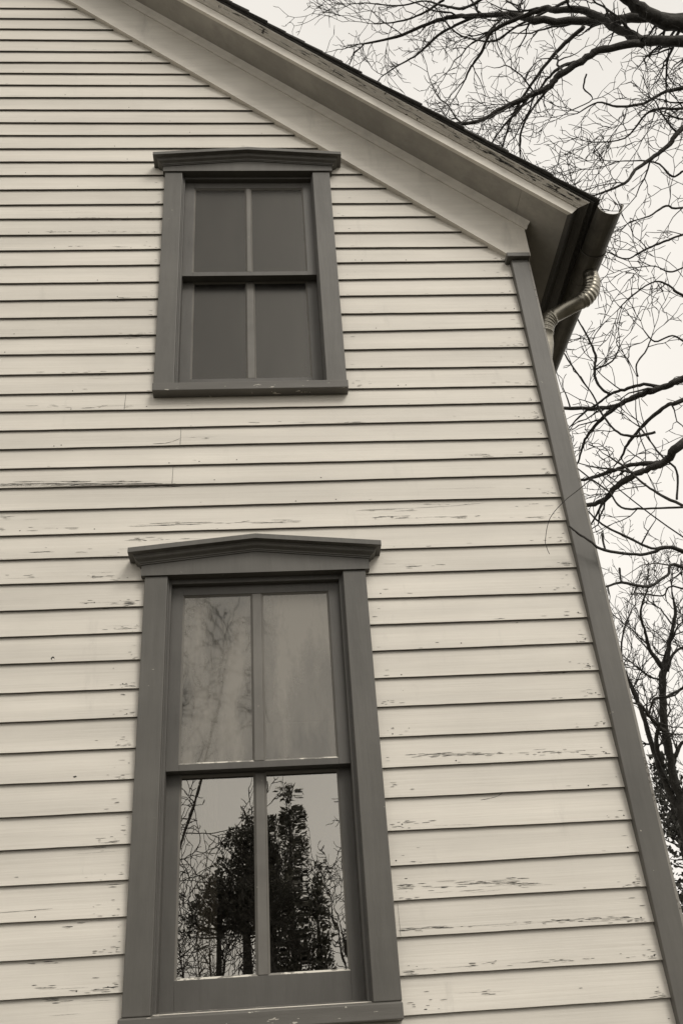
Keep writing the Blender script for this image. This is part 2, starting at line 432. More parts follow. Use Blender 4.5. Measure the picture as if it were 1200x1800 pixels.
crack([(270, 780), (290, 779), (303, 776), (316, 770)], .003); crack([(845, 1405), (862, 1402), (875, 1398), (884, 1392)]); crack([(180, 1068), (215, 1066), (238, 1061), (252, 1060)], .003)
crack([(640, 894), (720, 892), (790, 888), (850, 882)], .0012); crack([(0, 1604), (40, 1601), (90, 1597)], .0012)
p = at(93, 1157, 0); sliver(p.x, p.z, .014, .018, 2, 0, .0006, 7, .3); sliver(p.x + .002, p.z - .004, .009, .010, 3, 0, .0012, 6, .3)
p = at(132, 1365, 0); sliver(p.x, p.z, .013, .008, 2, 0, .0006, 7, .5)
p = at(90, 1365, 0)
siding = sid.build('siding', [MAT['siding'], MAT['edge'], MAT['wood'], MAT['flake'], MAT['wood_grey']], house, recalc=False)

# --- other walls of the house, with the room behind the windows left dark
wl = MB()
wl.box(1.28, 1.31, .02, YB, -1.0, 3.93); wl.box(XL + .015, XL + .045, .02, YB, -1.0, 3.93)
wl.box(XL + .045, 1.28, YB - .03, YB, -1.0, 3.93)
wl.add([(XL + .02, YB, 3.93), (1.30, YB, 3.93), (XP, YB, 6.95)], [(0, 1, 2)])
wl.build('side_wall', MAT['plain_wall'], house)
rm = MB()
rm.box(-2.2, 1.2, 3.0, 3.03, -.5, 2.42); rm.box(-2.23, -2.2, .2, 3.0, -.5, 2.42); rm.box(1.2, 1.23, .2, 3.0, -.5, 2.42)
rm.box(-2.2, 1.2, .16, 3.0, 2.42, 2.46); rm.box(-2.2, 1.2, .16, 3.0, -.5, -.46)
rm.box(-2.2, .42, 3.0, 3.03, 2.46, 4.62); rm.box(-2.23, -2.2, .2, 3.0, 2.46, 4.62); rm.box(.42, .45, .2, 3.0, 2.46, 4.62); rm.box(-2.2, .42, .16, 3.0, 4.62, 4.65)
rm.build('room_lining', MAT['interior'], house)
fd = MB(); fd.box(XL + .03, 1.30, .025, YB - .02, -EYE, -1.0)
fd.build('foundation', MAT['stone'], house)

# --- corner boards with their little caps
def cboard(mb):
    mb.box(1.228, 1.312, -.025, .03, -1.06, 3.655)
for nm, flip in (('corner_board', False), ('corner_board', True)):
    mb = MB(); mb.tf = mirror if flip else None
    cboard(mb); ob = mb.build(nm, MAT['grey'], house, bevel=.003)
    mb = MB(); mb.tf = mirror if flip else None
    mb.box(1.205, 1.322, -.048, .03, 3.6565, 3.684); mb.build('corner_cap', MAT['grey'], ob, bevel=.003)
    mb = MB(); mb.tf = mirror if flip else None
    mb.box(1.313, 1.326, -.012, .11, -1.06, 3.655); mb.build('return_board', MAT['worn_edge'], ob, bevel=.002)

# --- frieze boards, bed moulding, soffit, fascia with crown, eaves
def A2n(a): return (a - (SL * OX + OZ)) * CS
n_lo, n_hi = A2n(4.856), A2n(5.150)
for flip in (False, True):
    mb = MB(); mb.tf = mirror if flip else None
    xe = 1.334
    pf = []
    for y in (-.022, .03):
        zt = 5.15 - SL * xe
        pf.append([(XP, y, 4.856 - SL * XP), (1.222, y, 4.856 - SL * 1.222), (1.226, y, 3.6855), (xe, y, 3.6855), (xe, y, zt), (XP, y, 5.15 - SL * XP)])
    mb.loft(pf); fr = mb.build('frieze_board', MAT['white_trim'], house)
    mb = MB(); mb.tf = mirror if flip else None
    pr = [(.02, A2n(5.148)), (-.028, A2n(5.148)), (-.033, A2n(5.158)), (-.036, A2n(5.172)), (-.046, A2n(5.188)), (-.052, A2n(5.1985)), (.02, A2n(5.1985))]
    mb.loft([[RP(u_ridge(n), y, n) for y, n in pr], [RP((1.336 + (-.02 - y) * .8 - OX - SN * n) / CS, y, n) for y, n in pr]])
    mb.build('bed_moulding', MAT['white_trim'], house, bevel=0)
    # soffit boards
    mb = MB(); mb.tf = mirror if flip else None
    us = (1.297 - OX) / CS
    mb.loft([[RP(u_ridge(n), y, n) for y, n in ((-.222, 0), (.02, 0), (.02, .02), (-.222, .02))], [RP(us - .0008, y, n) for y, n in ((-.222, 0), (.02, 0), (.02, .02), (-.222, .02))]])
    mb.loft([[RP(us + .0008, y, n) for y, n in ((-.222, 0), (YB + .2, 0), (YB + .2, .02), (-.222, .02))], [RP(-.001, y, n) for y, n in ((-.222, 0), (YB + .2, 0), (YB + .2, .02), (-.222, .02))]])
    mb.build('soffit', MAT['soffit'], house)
    # fascia and crown profile: (projection, height above the soffit plane)
    fprof = [(-.02, -.003), (0, -.003), (0, .046), (-.003, .047), (-.003, .0505)]
    cprof = [(-.02, .0515), (.005, .0515), (.006, .0555), (.010, .056), (.011, .059), (.017, .0605), (.024, .066), (.033, .071), (.040, .073), (.041, .080), (-.02, .080)]
    mb = MB(); mb.tf = mirror if flip else None
    fp = fprof + [(-.02, .0505)]
    rake_strip(mb, [(-.223 - p, n) for p, n in fp], [p for p, n in fp])
    mb.build('rake_fascia', MAT['white_trim'], house)
    mb = MB(); mb.tf = mirror if flip else None
    rake_strip(mb, [(-.223 - p, n) for p, n in cprof], [p for p, n in cprof])
    # splits and lost paint on the crown: thin dark slivers lying on its face
    for k in range(90 if not flip else 0):
        u = -rng.uniform(.02, 1.0) ** 1.3 * 2.4; q = rng.uniform(.1, .95); ln = rng.uniform(.02, .10)
        y0, n0 = -.223 - .011, .0595; y1, n1 = -.223 - .040, .0735
        y = y0 + (y1 - y0) * q; n = n0 + (n1 - n0) * q - .0022 * math.sin(math.pi * q) ; hh = rng.uniform(.02, .11) * (1.4 if u > -.6 else .8)
        m_ = 7; a_ = []; b_ = []
        dr = rng.uniform(-.15, .15)
        for t in range(m_ + 1):
            f = t / m_; s_ = math.sin(math.pi * f) ** .7
            qq1 = (q + dr * (f - .5)) + hh * s_ * rng.uniform(.2, 1); qq0 = (q + dr * (f - .5)) - hh * s_ * rng.uniform(.2, 1) - .004
            for qq, L_ in ((qq0, a_), (qq1, b_)):
                qq = min(.98, max(.03, qq))
                L_.append(RP(u + (f - .5) * ln, y0 + (y1 - y0) * qq - .0012, n0 + (n1 - n0) * qq - .0018))
        mb.add(a_ + b_, [(t, t + 1, m_ + 2 + t, m_ + 1 + t) for t in range(m_)], 1)
    mb.build('rake_crown', [MAT['worn_fascia'], MAT['wood']], house)
    mb = MB(); mb.tf = mirror if flip else None
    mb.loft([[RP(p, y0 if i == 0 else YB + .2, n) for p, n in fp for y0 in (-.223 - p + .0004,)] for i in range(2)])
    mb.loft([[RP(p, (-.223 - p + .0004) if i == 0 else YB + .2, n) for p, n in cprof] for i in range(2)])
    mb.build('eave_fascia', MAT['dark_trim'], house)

# --- roof: lapped shingle courses, their cut ends stepping along the rake
rf = MB()
def roof_half(mb):
    n0 = .0815
    mb.loft([[RP(u_ridge(n) , y, n) for y, n in ((-.272, n0), (YB + .22, n0), (YB + .22, n0 + .007), (-.272, n0 + .007))],
             [RP(.062, y, n) for y, n in ((-.272, n0), (YB + .22, n0), (YB + .22, n0 + .007), (-.272, n0 + .007))]])
    u = .078; k = 0; rr = random.Random(3)
    while u > -4.72:
        ub = u - .27; yo = -.284 + rr.uniform(-.007, .004); th = .0085 + rr.uniform(-.0015, .003)
        ub = max(ub, u_ridge(.1))
        b0, b1 = .0895 + .0004, .0895 - .002
        mb.loft([[RP(u + rr.uniform(-.004, .004), yo, .0890 + .009), RP(u, YB + .22, .0890 + .009), RP(u, YB + .22, .0890 + .009 + th), RP(u, yo, .0890 + .009 + th)],
                 [RP(ub, yo, .0890), RP(ub, YB + .22, .0890), RP(ub, YB + .22, .0925), RP(ub, yo, .0925)]])
        u -= .136 + rr.uniform(-.008, .008); k += 1
both(roof_half)(rf)
rf.box(XP - .1, XP + .1, -.28, YB + .22, 7.12, 7.145)
rf.build('roof', MAT['shingle'], house)

# --- gutter and downspout
gt = MB()
def gsec(cx, y, cz, r, th=.0022, n=14):
    o = []; inn = []
    for k in range(n + 1):
        a = math.pi + math.pi * k / n
        o.append((cx + r * math.cos(a), y, cz + r * math.sin(a))); inn.append((cx + (r - th) * math.cos(a), y, cz + (r - th) * math.sin(a)))
    return o + inn[::-1]
def gcen(y):
    t = min(1.0, (y + .28) / 1.23)
    return 1.682 - .022 * t, 3.745 + .055 * t + max(0, y - .95) * .004
def gpart(mb, y0, y1, dr, steps):
    mb.loft([gsec(gcen(y0 + (y1 - y0) * k / steps)[0], y0 + (y1 - y0) * k / steps, gcen(y0 + (y1 - y0) * k / steps)[1], .0625 + dr) for k in range(steps + 1)])
gpart(gt, -.285, YB, 0, 40)
mb_lip = MB()
gut = gt.build('gutter', MAT['gutter'], house, smooth=False)
gl = MB()
gl.tube([(gcen(y)[0] + .0625, y, gcen(y)[1] + .002) for y in [-.285 + k * .2 for k in range(42)]], .0065, 8)
gl.build('gutter_bead', MAT['gutter'], gut, smooth=True)
sl = MB(); gpart(sl, .0, .21, .0035, 4)
for yy in (.0, .205):
    sl.loft([gsec(gcen(yy + d)[0], yy + d, gcen(yy + d)[1], .0625 + q) for d, q in ((0, .0036), (.002, .006), (.006, .006), (.008, .0036))])
sl.build('outlet_sleeve', MAT['gutter'], gut)
tag(gut, 'half round metal gutter with an open end')
def elbow_path():
    r0 = .040; out = []; rad = []
    a = at(1034, 474, y=.115); a1 = at(1037, 484, y=.115); mid = at(1046, 514, y=.12); b = at(1022, 529, y=.135); e = at(972, 556, y=.185)
    out += [a + Vector((0, 0, .04)), a, a1]; rad += [r0 - .003, r0 - .003, r0 - .003]
    for k in range(37):
        t = k / 36; q = a1.lerp(mid, t).lerp(mid.lerp(b, t), t)
        out.append(q); rad.append(r0 + (.0045 * abs(math.sin(t * math.pi * 8)) if .10 < t < .95 else 0))
    d = (e - b).normalized()
    out += [b + d * .012, b + d * .013, e - d * .01]; rad += [r0, r0 - .002, r0 - .002]
    m2 = e + d * .05; v = m2 + Vector((-.012, .012, -.085))
    for k in range(29):
        t = k / 28; q = e.lerp(m2, t).lerp(m2.lerp(v, t), t)
        out.append(q); rad.append(r0 + .001 + .0042 * abs(math.sin(t * math.pi * 6)))
    out += [v + Vector((-.004, .004, -.06)), Vector((1.352, v.y + .02, v.z - .25)), Vector((1.352, v.y + .02, -1.35))]; rad += [r0 - .001, r0 - .001, r0 - .001]
    return out, rad
pts, rad = elbow_path()
ds = MB(); ds.tube(pts, rad, 20)
ds = ds.build('downspout', MAT['pipe'], house, smooth=True)
tag(ds, 'round metal downspout with corrugated elbow')

# --- windows
def window(W, label):
    win = thing('window', None, None, (0, 0, 0), None, house)
    win['label'] = label
    win.location = (W['xm'] - XP, 0, W['sill'][0] + EYE)
    win.location = Vector((W['xm'], 0, W['sill'][0] + EYE)) - Vector(house.location)
    x0, x1 = W['out']; i0, i1 = W['inn']; zs0, zs1 = W['case']
    for a, b in ((x0, i0), (i1, x1)):
        mb = MB(); mb.box(a, b, -.022, .035, zs0, zs1); mb.build('casing', MAT['grey'], win, bevel=.003)
    # head board, its top following the low pediment
    hx0, hx1 = W['head']; xm = (hx0 + hx1) / 2; he, hp = W['cap_end'], W['cap_peak']
    mb = MB(); zb_ = zs1 + .0008
    mb.loft([[(hx0, y, zb_), (hx1, y, zb_), (hx1, y, he - .02), (xm, y, hp - .02), (hx0, y, he - .02)] for y in (-.030, .035)])
    mb.build('head_board', MAT['grey'], win)
    prof = [(-.002, .022), (.048, .022), (.050, .020), (.050, .0), (.029, -.002), (.029, -.006), (.026, -.009), (.0245, -.014), (.0215, -.0175), (.015, -.021), (.010, -.0245), (.0085, -.029), (.005, -.030), (.0045, -.034), (-.002, -.034)]
    yf = -.030
    sts = [lambda o, h: (hx0 - o, .015, he + h), lambda o, h: (hx0 - o, yf - o, he + h), lambda o, h: (xm, yf - o, hp + h),
           lambda o, h: (hx1 + o, yf - o, he + h), lambda o, h: (hx1 + o, .015, he + h)]
    mb = MB(); mb.loft([[st(o, h) for o, h in prof] for st in sts]); mb.build('cornice', MAT['grey'], win)
    # blind stop lining the opening
    si0, si1 = W['stop']; zt = W['stop_z']
    mb = MB()
    mb.box(i0 - .01, si0, .010, .17, zs0 - .03, zs1 + .02); mb.box(si1, i1 + .01, .010, .17, zs0 - .03, zs1 + .02)
    mb.box(si0, si1, .010, .17, zt, zs1 + .02)
    mb.box(i0 - .008, i0 + .004, -.004, .0105, zs0, zs1); mb.box(i1 - .004, i1 + .008, -.004, .0105, zs0, zs1)
    mb.build('frame', MAT['sash'], win, bevel=.0015)
    # sill
    a, b = W['sill_x']; s0, s1 = W['sill']
    mb = MB()
    mb.loft([[(x, -.045, s0), (x, -.045, s1), (x, .11, s1 + .032), (x, .11, s0)] for x in (a, b)])
    mb.build('sill', MAT['sill'], win, bevel=.003)
    # sashes
    for S in W['sashes']:
        y = S['y']; X0, X1 = S['x']; Z0, Z1 = S['z']; g0, g1 = S['gz']; (a0, a1), (b0, b1) = S['panes']
        mb = MB(); th = .04
        mb.box(X0, a0, y, y + th, Z0, Z1); mb.box(b1, X1, y, y + th, Z0, Z1)
        mb.box(a0, b1, y + .0006, y + th, Z0, g0); mb.box(a0, b1, y + .0006, y + th, g1, Z1)
        mb.build('sash', MAT['sash'], win, bevel=.0012)
        mb = MB(); mb.box(a1, b0, y + .0012, y + th - .004, g0 + .0005, g1 - .0005); mb.build('glazing_bar', MAT['bar'], win, bevel=.003)
        pt = MB(); pw = MB()
        for (p0, p1) in S['panes']:
            d = .010; w_ = .007; yy = y + .0025; yb = y + d
            for q in (((p0, g0), (p1, g0), (p1 - w_, g0 + w_), (p0 + w_, g0 + w_)), ((p1, g0), (p1, g1), (p1 - w_, g1 - w_), (p1 - w_, g0 + w_)),
                      ((p1, g1), (p0, g1), (p0 + w_, g1 - w_), (p1 - w_, g1 - w_)), ((p0, g1), (p0, g0), (p0 + w_, g0 + w_), (p0 + w_, g1 - w_))):
                (ax, az), (bx, bz), (cx, cz), (dx, dz) = q
                (pw if q[0][1] == q[1][1] == g0 else pt).add([(ax, yy, az), (bx, yy, bz), (cx, yb, cz), (dx, yb, dz), (ax, yb + .004, az), (bx, yb + .004, bz), (cx, yb + .004, cz), (dx, yb + .004, dz)],
                       [(0, 1, 2, 3), (7, 6, 5, 4), (0, 4, 5, 1), (2, 6, 7, 3), (1, 5, 6, 2), (3, 7, 4, 0)])
            pn = MB(); pn.box(p0 - .001, p1 + .001, yb + .0005, yb + .0035, g0 - .001, g1 + .001)
            pn.build('pane', MAT['glass_wavy' if S['glass'] == 'glass_clear' and p0 > -.06 else S['glass']], win)
        pt.build('putty', MAT['putty'], win); pw.build('putty', MAT['putty_worn'], win)
    return win

lower = dict(xm=-.07, out=(-.505, .365), inn=(-.416, .274), case=(.354, 1.9045), head=(-.519, .381), cap_end=1.985, cap_peak=2.034,
             stop=(-.403, .2585), stop_z=1.884, sill=(.300, .3475), sill_x=(-.512, .364),
             sashes=[dict(y=.035, x=(-.4045, .2585), z=(1.139, 1.895), gz=(1.163, 1.846), panes=((-.359, -.088), (-.052, .2155)), glass='glass_dusty'),
                     dict(y=.080, x=(-.4045, .2585), z=(.372, 1.17), gz=(.463, 1.135), panes=((-.357, -.087), (-.053, .2155)), glass='glass_clear')])
window(lower, 'lower window with wavy panes reflecting trees')
upper = dict(xm=-.08, out=(-.513, .354), inn=(-.422, .262), case=(2.884, 4.3375), head=(-.523, .368), cap_end=4.408, cap_peak=4.449,
             stop=(-.410, .254), stop_z=4.322, sill=(2.832, 2.876), sill_x=(-.514, .357),
             sashes=[dict(y=.035, x=(-.411, .255), z=(3.626, 4.336), gz=(3.653, 4.280), panes=((-.362, -.0905), (-.0695, .209)), glass='glass_dull'),
                     dict(y=.080, x=(-.411, .255), z=(2.90, 3.66), gz=(3.0, 3.63), panes=((-.361, -.096), (-.062, .2055)), glass='glass_dull')])
window(upper, 'upper window with flat dark panes')

# --- curtain hanging in the room behind the lower window
cu = MB(); rows = []
for k in range(41):
    x = -.30 + .07 * k / 40; rows.append((x, .24 + .008 * math.sin(k * .9)))
cu.loft([[(x, y, z) for x, y in rows] + [(x, y + .002, z) for x, y in rows[::-1]] for z in (.1, 1.95)])
tag(cu.build('curtain', MAT['curtain']), 'narrow pale curtain hanging inside the lower window', 'curtain')

# ------------------------------------------------------------------ trees
def smooth_pts(pts, k=4):
    P = [pts[0]] + list(pts) + [pts[-1]]; out = []
    for i in range(1, len(P) - 2):
        a, b, c, d = P[i - 1], P[i], P[i + 1], P[i + 2]
        for j in range(k):
            t = j / k
            out.append([.5 * ((2 * b[q]) + (-a[q] + c[q]) * t + (2 * a[q] - 5 * b[q] + 4 * c[q] - d[q]) * t * t + (-a[q] + 3 * b[q] - 3 * c[q] + d[q]) * t ** 3) for q in range(len(b))])
    out.append(list(pts[-1])); return out

def rand_dir(d, lo, hi, r):
    d = d.normalized(); a = d.orthogonal().normalized(); b = d.cross(a)
    th = r.uniform(0, 2 * math.pi); an = math.radians(r.uniform(lo, hi))
    return (d * math.cos(an) + (a * math.cos(th) + b * math.sin(th)) * math.sin(an)).normalized()

def twig(mb, p, d, ln, r0, level, r, bias=Vector((0, 0, .25)), wob=.30, kids=1.0, rmin=.0029, step=.07):
    """a shoot that zigzags from bud to bud, forks as it goes and thins to a fine tip"""
    n = max(2, int(ln / step + .5)); pts = [p.copy()]; rad = [r0]; d = d.normalized(); st = ln / n
    drift = Vector((r.gauss(0, 1), r.gauss(0, 1), r.gauss(0, 1))) * .07
    for k in range(n):
        d = (d + drift + bias * .11).normalized()
        if r.random() < .25: drift = Vector((r.gauss(0, 1), r.gauss(0, 1), r.gauss(0, 1))) * .10
        jd = (d + Vector((r.gauss(0, 1), r.gauss(0, 1), r.gauss(0, 1))) * wob * .55).normalized()
        p = p + jd * st * r.uniform(.8, 1.2); pts.append(p.copy()); rad.append(max(rmin * (1 if k < n - 1 else .7), r0 * (1 - .8 * (k + 1) / n)))
    mb.tube(pts, rad, 5 if r0 > .012 else (4 if r0 > .006 else 3), True)
    if level > 0:
        for k in range(1, n + 1):
            for _ in range(1 + (r.random() < .25)):
                if r.random() > .62 * kids and k < n: continue
                l2 = ln * r.uniform(.28, .6) * (1 - .45 * k / n)
                twig(mb, pts[k], rand_dir(pts[k] - pts[k - 1], 28, 65, r), max(.06, l2), max(rmin, rad[k] * .75), level - 1, r, bias, wob, kids, rmin, step)

def limb(mb_l, mb_t, pts3, rads, r, level=2, every=.16, lens=(.35, 1.1), bias=Vector((0, 0, .2)), seg=9, start=0.0, kids=.9, rmin=.0029, tip=True):
    q = smooth_pts([(*p, a) for p, a in zip(pts3, rads)], 5)
    pts = [Vector(a[:3]) + Vector((r.gauss(0, 1), r.gauss(0, 1), r.gauss(0, 1))) * a[3] * .16 for a in q]
    rad = [a[3] * r.uniform(.92, 1.1) for a in q]
    mb_l.tube(pts, rad, seg if max(rad) > .02 else 5, True)
    acc = 0; tot = sum((b - a).length for a, b in zip(pts, pts[1:])); run = 0
    for a, b, ra in zip(pts, pts[1:], rad):
        s = (b - a).length; acc += s; run += s
        while acc > every:
            acc -= every * r.uniform(.7, 1.3)
            if run / tot < start: continue
            twig(mb_t, b, rand_dir(b - a, 30, 80, r), r.uniform(*lens), min(max(.0045, ra * .45), .016), level, r, bias, .30, kids, rmin)
    # the tip goes on as fine wood
    if rad[-1] < .02 and tip:
        for _ in range(2):
            twig(mb_t, pts[-1], rand_dir(pts[-1] - pts[-2], 5, 30, r), r.uniform(*lens), rad[-1] * .8, level, r, bias, .28, kids, rmin)

def wpx(w, depth): return w * depth / 1720 / 2

def traced(mb_l, mb_t, spec, r, anchor=None, **kw):
    """spec: [(px, py, width_px)...], depth range; optional anchor carries the limb on to its trunk"""
    path, d0, d1 = spec
    n = len(path); pts = []; rads = []
    for k, (x, y, wd) in enumerate(path):
        d = d0 + (d1 - d0) * k / (n - 1); pts.append(at(x, y, depth=d)); rads.append(wpx(wd, d))
    if anchor is not None:
        (xa, ya, _), (xb, yb, _) = path[0], path[min(2, n - 1)]
        sl = max(-.75, min(.5, (ya - yb) / max(20, xa - xb)))
        m = at(xa + 130, ya + sl * 120, depth=d0 + .35); e = at(xa + 330, ya + sl * 240, depth=d0 + 1.0)
        a = Vector((anchor[0], anchor[1], e.z - .25))
        pts = [a, e, m] + pts; rads = [rads[0] * 1.6, rads[0] * 1.35, rads[0] * 1.12] + rads
    limb(mb_l, mb_t, pts, rads, r, **kw)

# tall bare tree beyond the eave: its trunk stands out of view to the right, its limbs reach over the roof
r = random.Random(21)
TX, TY = 8.6, 5.4
tl, tt = MB(), MB()
tr_pts = [(TX, TY, -EYE - .1), (TX + .05, TY, 0), (TX - .1, TY + .05, 2.2), (TX, TY, 4.5), (TX - .15, TY + .1, 7.0), (TX - .3, TY + .1, 9.5), (TX - .2, TY, 12.5)]
tl.tube([p[:3] for p in smooth_pts([(*p, 0) for p in tr_pts], 5)], [.42 - .34 * (k / 30) for k in range(31)], 14)
def anch(z): return (TX - .1, TY + .05, z)
K = dict(level=2, every=.25, lens=(.25, .95), start=.30, kids=.85)
hi = [
  ([(1200, 44, 27), (1150, 30, 24), (1107, 4, 21), (1075, -30, 18), (1030, -80, 14)], 8.4, 8.2, 8.8),
  ([(1200, 33, 20), (1153, 30, 17), (1083, 33, 16), (1037, 36, 15), (939, 35, 13), (901, 26, 10), (836, 28, 9), (794, 30, 8), (752, 42, 6), (696, 65, 5), (640, 77, 3)], 8.5, 9.6, 8.7),
  ([(1200, 70, 19), (1135, 72, 17), (1107, 61, 16), (1074, 44, 14), (1046, 28, 13), (1013, 16, 12), (976, 18, 11), (957, 14, 10), (920, 28, 8), (883, 44, 7), (859, 61, 6), (845, 93, 5), (827, 117, 4), (817, 140, 3)], 8.2, 9.0, 8.4),
  ([(1130, 72, 15), (1123, 77, 14), (1060, 86, 13), (1023, 107, 12), (985, 131, 12), (962, 154, 11), (920, 173, 9), (873, 196, 8), (845, 212, 7), (813, 218, 6)], 8.25, 8.4, None),
  ([(1025, 47, 8), (999, 70, 7), (967, 103, 6), (939, 140, 5), (915, 177, 5), (897, 210, 4), (883, 257, 3)], 8.7, 8.9, None),
  ([(985, 131, 6), (957, 163, 5), (929, 200, 4), (915, 233, 4), (913, 270, 3)], 8.35, 8.6, None),
  ([(925, 172, 6), (910, 195, 5), (890, 215, 4), (868, 243, 3)], 8.35, 8.6, None),
  ([(1010, 110, 7), (985, 118, 6), (960, 140, 5), (935, 175, 4)], 8.4, 8.7, None),
  ([(1200, 154, 7), (1167, 161, 6), (1130, 182, 5), (1083, 187, 4), (1050, 180, 3), (1013, 200, 2)], 8.0, 8.5, 7.6),
  ([(1200, 224, 9), (1177, 252, 8), (1149, 275, 7), (1116, 299, 6), (1097, 322, 5), (1046, 343, 3)], 7.8, 7.6, 7.4),
  ([(1200, 190, 5), (1163, 191, 5), (1135, 200, 4), (1097, 243, 3), (1040, 250, 2)], 7.8, 8.2, 7.5),
  ([(1200, 300, 4), (1180, 310, 4), (1150, 285, 3), (1090, 283, 2)], 7.9, 8.0, None),
  ([(1000, 0, 6), (960, 20, 5), (905, 48, 4), (870, 72, 4), (825, 68, 3), (795, 52, 3), (770, 20, 2)], 9.0, 9.3, None),
  ([(836, 28, 6), (800, 45, 5), (770, 62, 5), (735, 95, 4), (700, 115, 3), (670, 135, 2)], 9.2, 9.6, None),
  ([(780, 0, 5), (740, 25, 4), (700, 38, 3), (660, 42, 2)], 9.3, 9.6, None),
  ([(860, -10, 6), (815, 15, 5), (780, 10, 4), (745, 2, 3), (700, 10, 3), (640, 5, 2)], 9.0, 9.4, None),
  ([(1030, 130, 3), (1025, 155, 3), (1040, 175, 2), (1000, 195, 2)], 8.5, 8.5, None),
]
for path, d0, d1, az in hi:
    traced(tl, tt, (path, d0, d1), r, anch(az) if az else None, **K)
mid = [
  ([(1200, 665, 12), (1172, 678, 11), (1147, 686, 11), (1116, 697, 10), (1088, 711, 9), (1063, 731, 7), (1044, 750, 6), (1030, 769, 5), (1022, 789, 4), (1015, 814, 3)], 7.2, 7.6, 4.8),
  ([(1158, 680, 7), (1130, 676, 6), (1102, 683, 6), (1074, 692, 5), (1052, 708, 4), (1030, 722, 4), (1011, 739, 3), (999, 753, 2)], 7.3, 7.6, None),
  ([(1076, 717, 7), (1036, 717, 7), (985, 718, 6)], 7.45, 7.5, None),
  ([(1200, 703, 8), (1174, 711, 7), (1147, 731, 7), (1122, 756, 6), (1102, 781, 5), (1091, 806, 3)], 7.0, 7.3, 4.4),
  ([(1200, 778, 16), (1180, 800, 15), (1158, 817, 13), (1130, 828, 11), (1102, 842, 11), (1080, 858, 10), (1061, 878, 9), (1033, 888, 8), (1005, 892, 7)], 6.6, 7.0, 4.0),
  ([(1158, 815, 10), (1130, 815, 8), (1102, 819, 7), (1074, 828, 7), (1047, 838, 6), (1022, 844, 5), (990, 850, 4)], 6.75, 7.2, None),
  ([(1061, 880, 5), (1050, 900, 4), (1039, 920, 3), (1020, 945, 3)], 6.95, 7.1, None),
  ([(977, 600, 2), (997, 631, 3), (1019, 664, 3), (1041, 694, 3), (1058, 728, 4), (1080, 756, 4), (1108, 767, 5), (1150, 760, 5)][::-1], 6.8, 7.2, None),
  ([(1074, 693, 5), (1060, 686, 5), (1047, 669, 5), (1044, 647, 5), (1046, 625, 5), (1036, 600, 4), (1020, 570, 3), (1006, 545, 2)], 7.4, 7.6, None),
  ([(1044, 650, 4), (1075, 635, 3), (1088, 610, 2)], 7.4, 7.3, None),
  ([(1120, 662, 3), (1118, 640, 3), (1135, 615, 3), (1145, 590, 2)], 7.3, 7.4, None),
  ([(1200, 892, 4), (1130, 894, 4), (1091, 892, 4), (1069, 864, 3), (1038, 842, 3), (1010, 820, 2)], 6.4, 7.0, None),
  ([(1200, 889, 6), (1160, 870, 5), (1130, 850, 4), (1102, 825, 4), (1072, 804, 3)], 6.5, 6.9, None),
  ([(1188, 878, 4), (1188, 828, 4), (1160, 800, 4), (1144, 778, 3), (1124, 751, 3)], 6.6, 6.9, None),
  ([(1200, 412, 4), (1165, 425, 4), (1130, 440, 3), (1100, 455, 3), (1065, 442, 2)], 7.4, 7.4, 5.8),
  ([(1200, 520, 5), (1180, 505, 4), (1150, 495, 3), (1110, 520, 3), (1085, 545, 2)], 7.5, 7.4, 5.4),
  ([(1200, 365, 4), (1170, 362, 4), (1140, 380, 3), (1105, 390, 2)], 7.6, 7.5, 6.2),
  ([(1200, 470, 3), (1175, 478, 3), (1150, 468, 2), (1120, 470, 2)], 7.6, 7.5, None),
  ([(1200, 600, 4), (1180, 590, 3), (1150, 600, 3), (1130, 580, 2)], 7.3, 7.4, None),
]
K2 = dict(level=2, every=.27, lens=(.2, .7), start=.25, kids=.66)
for path, d0, d1, az in mid:
    traced(tl, tt, (path, d0, d1), r, anch(az) if az else None, **K2)
ro = random.Random(77)
for zt, ang, ln, up in ((3.2, -10, 3.6, 1.6), (4.6, 25, 3.8, 2.2), (6.0, -55, 3.2, 2.4), (7.4, 5, 3.4, 2.8), (9.0, 40, 2.8, 2.8), (10.6, -20, 2.2, 2.6), (5.2, -80, 3.0, 1.8)):
    dx, dy = math.cos(math.radians(ang)), math.sin(math.radians(ang)); b0 = Vector((TX, TY, zt))
    limb(tl, tt, [b0 + Vector((dx * ln * q, dy * ln * q, up * q ** .8 + ro.uniform(-.15, .15))) for q in (0, .25, .5, .75, 1.0)], [.10, .075, .05, .03, .012], ro, level=1, every=.30, lens=(.4, 1.3), start=.2)
tree = thing('bare_tree', 'tall leafless tree with thick dark limbs reaching over the roof and gutter', 'tree', (TX, TY, 0))
tl.build('trunk', MAT['bark'], tree, smooth=True, recalc=False)
tt.build('crown', MAT['twig'], tree, recalc=False)

# young tree close to the house corner: a few long shoots cross the corner board
r = random.Random(5)
yl, yt = MB(), MB()
SX, SY = 3.1, 0.9
yl.tube([(SX, SY, -EYE - .05), (SX + .03, SY, -.2), (SX - .02, SY + .02, 1.0), (SX + .02, SY, 2.0), (SX, SY, 3.0)], [.045, .04, .034, .026, .015], 9)
shoots = [
  ([(1200, 969, 6), (1147, 971, 6), (1116, 975, 5), (1061, 967, 5), (1036, 951, 4), (1013, 936, 3.5), (999, 924, 3)], -.04, -.09),
  ([(1200, 971, 6), (1144, 964, 5), (1102, 944, 5), (1058, 922, 4), (1034, 900, 3), (1015, 880, 2)], .5, .3),
  ([(1200, 997, 7), (1172, 1011, 6), (1138, 1031, 6), (1091, 1024, 5), (1061, 1032, 4), (1035, 1035, 3)], .5, .4),
  ([(1200, 1035, 4), (1165, 1047, 3), (1140, 1045, 3), (1115, 1042, 2)], .5, .6),
]
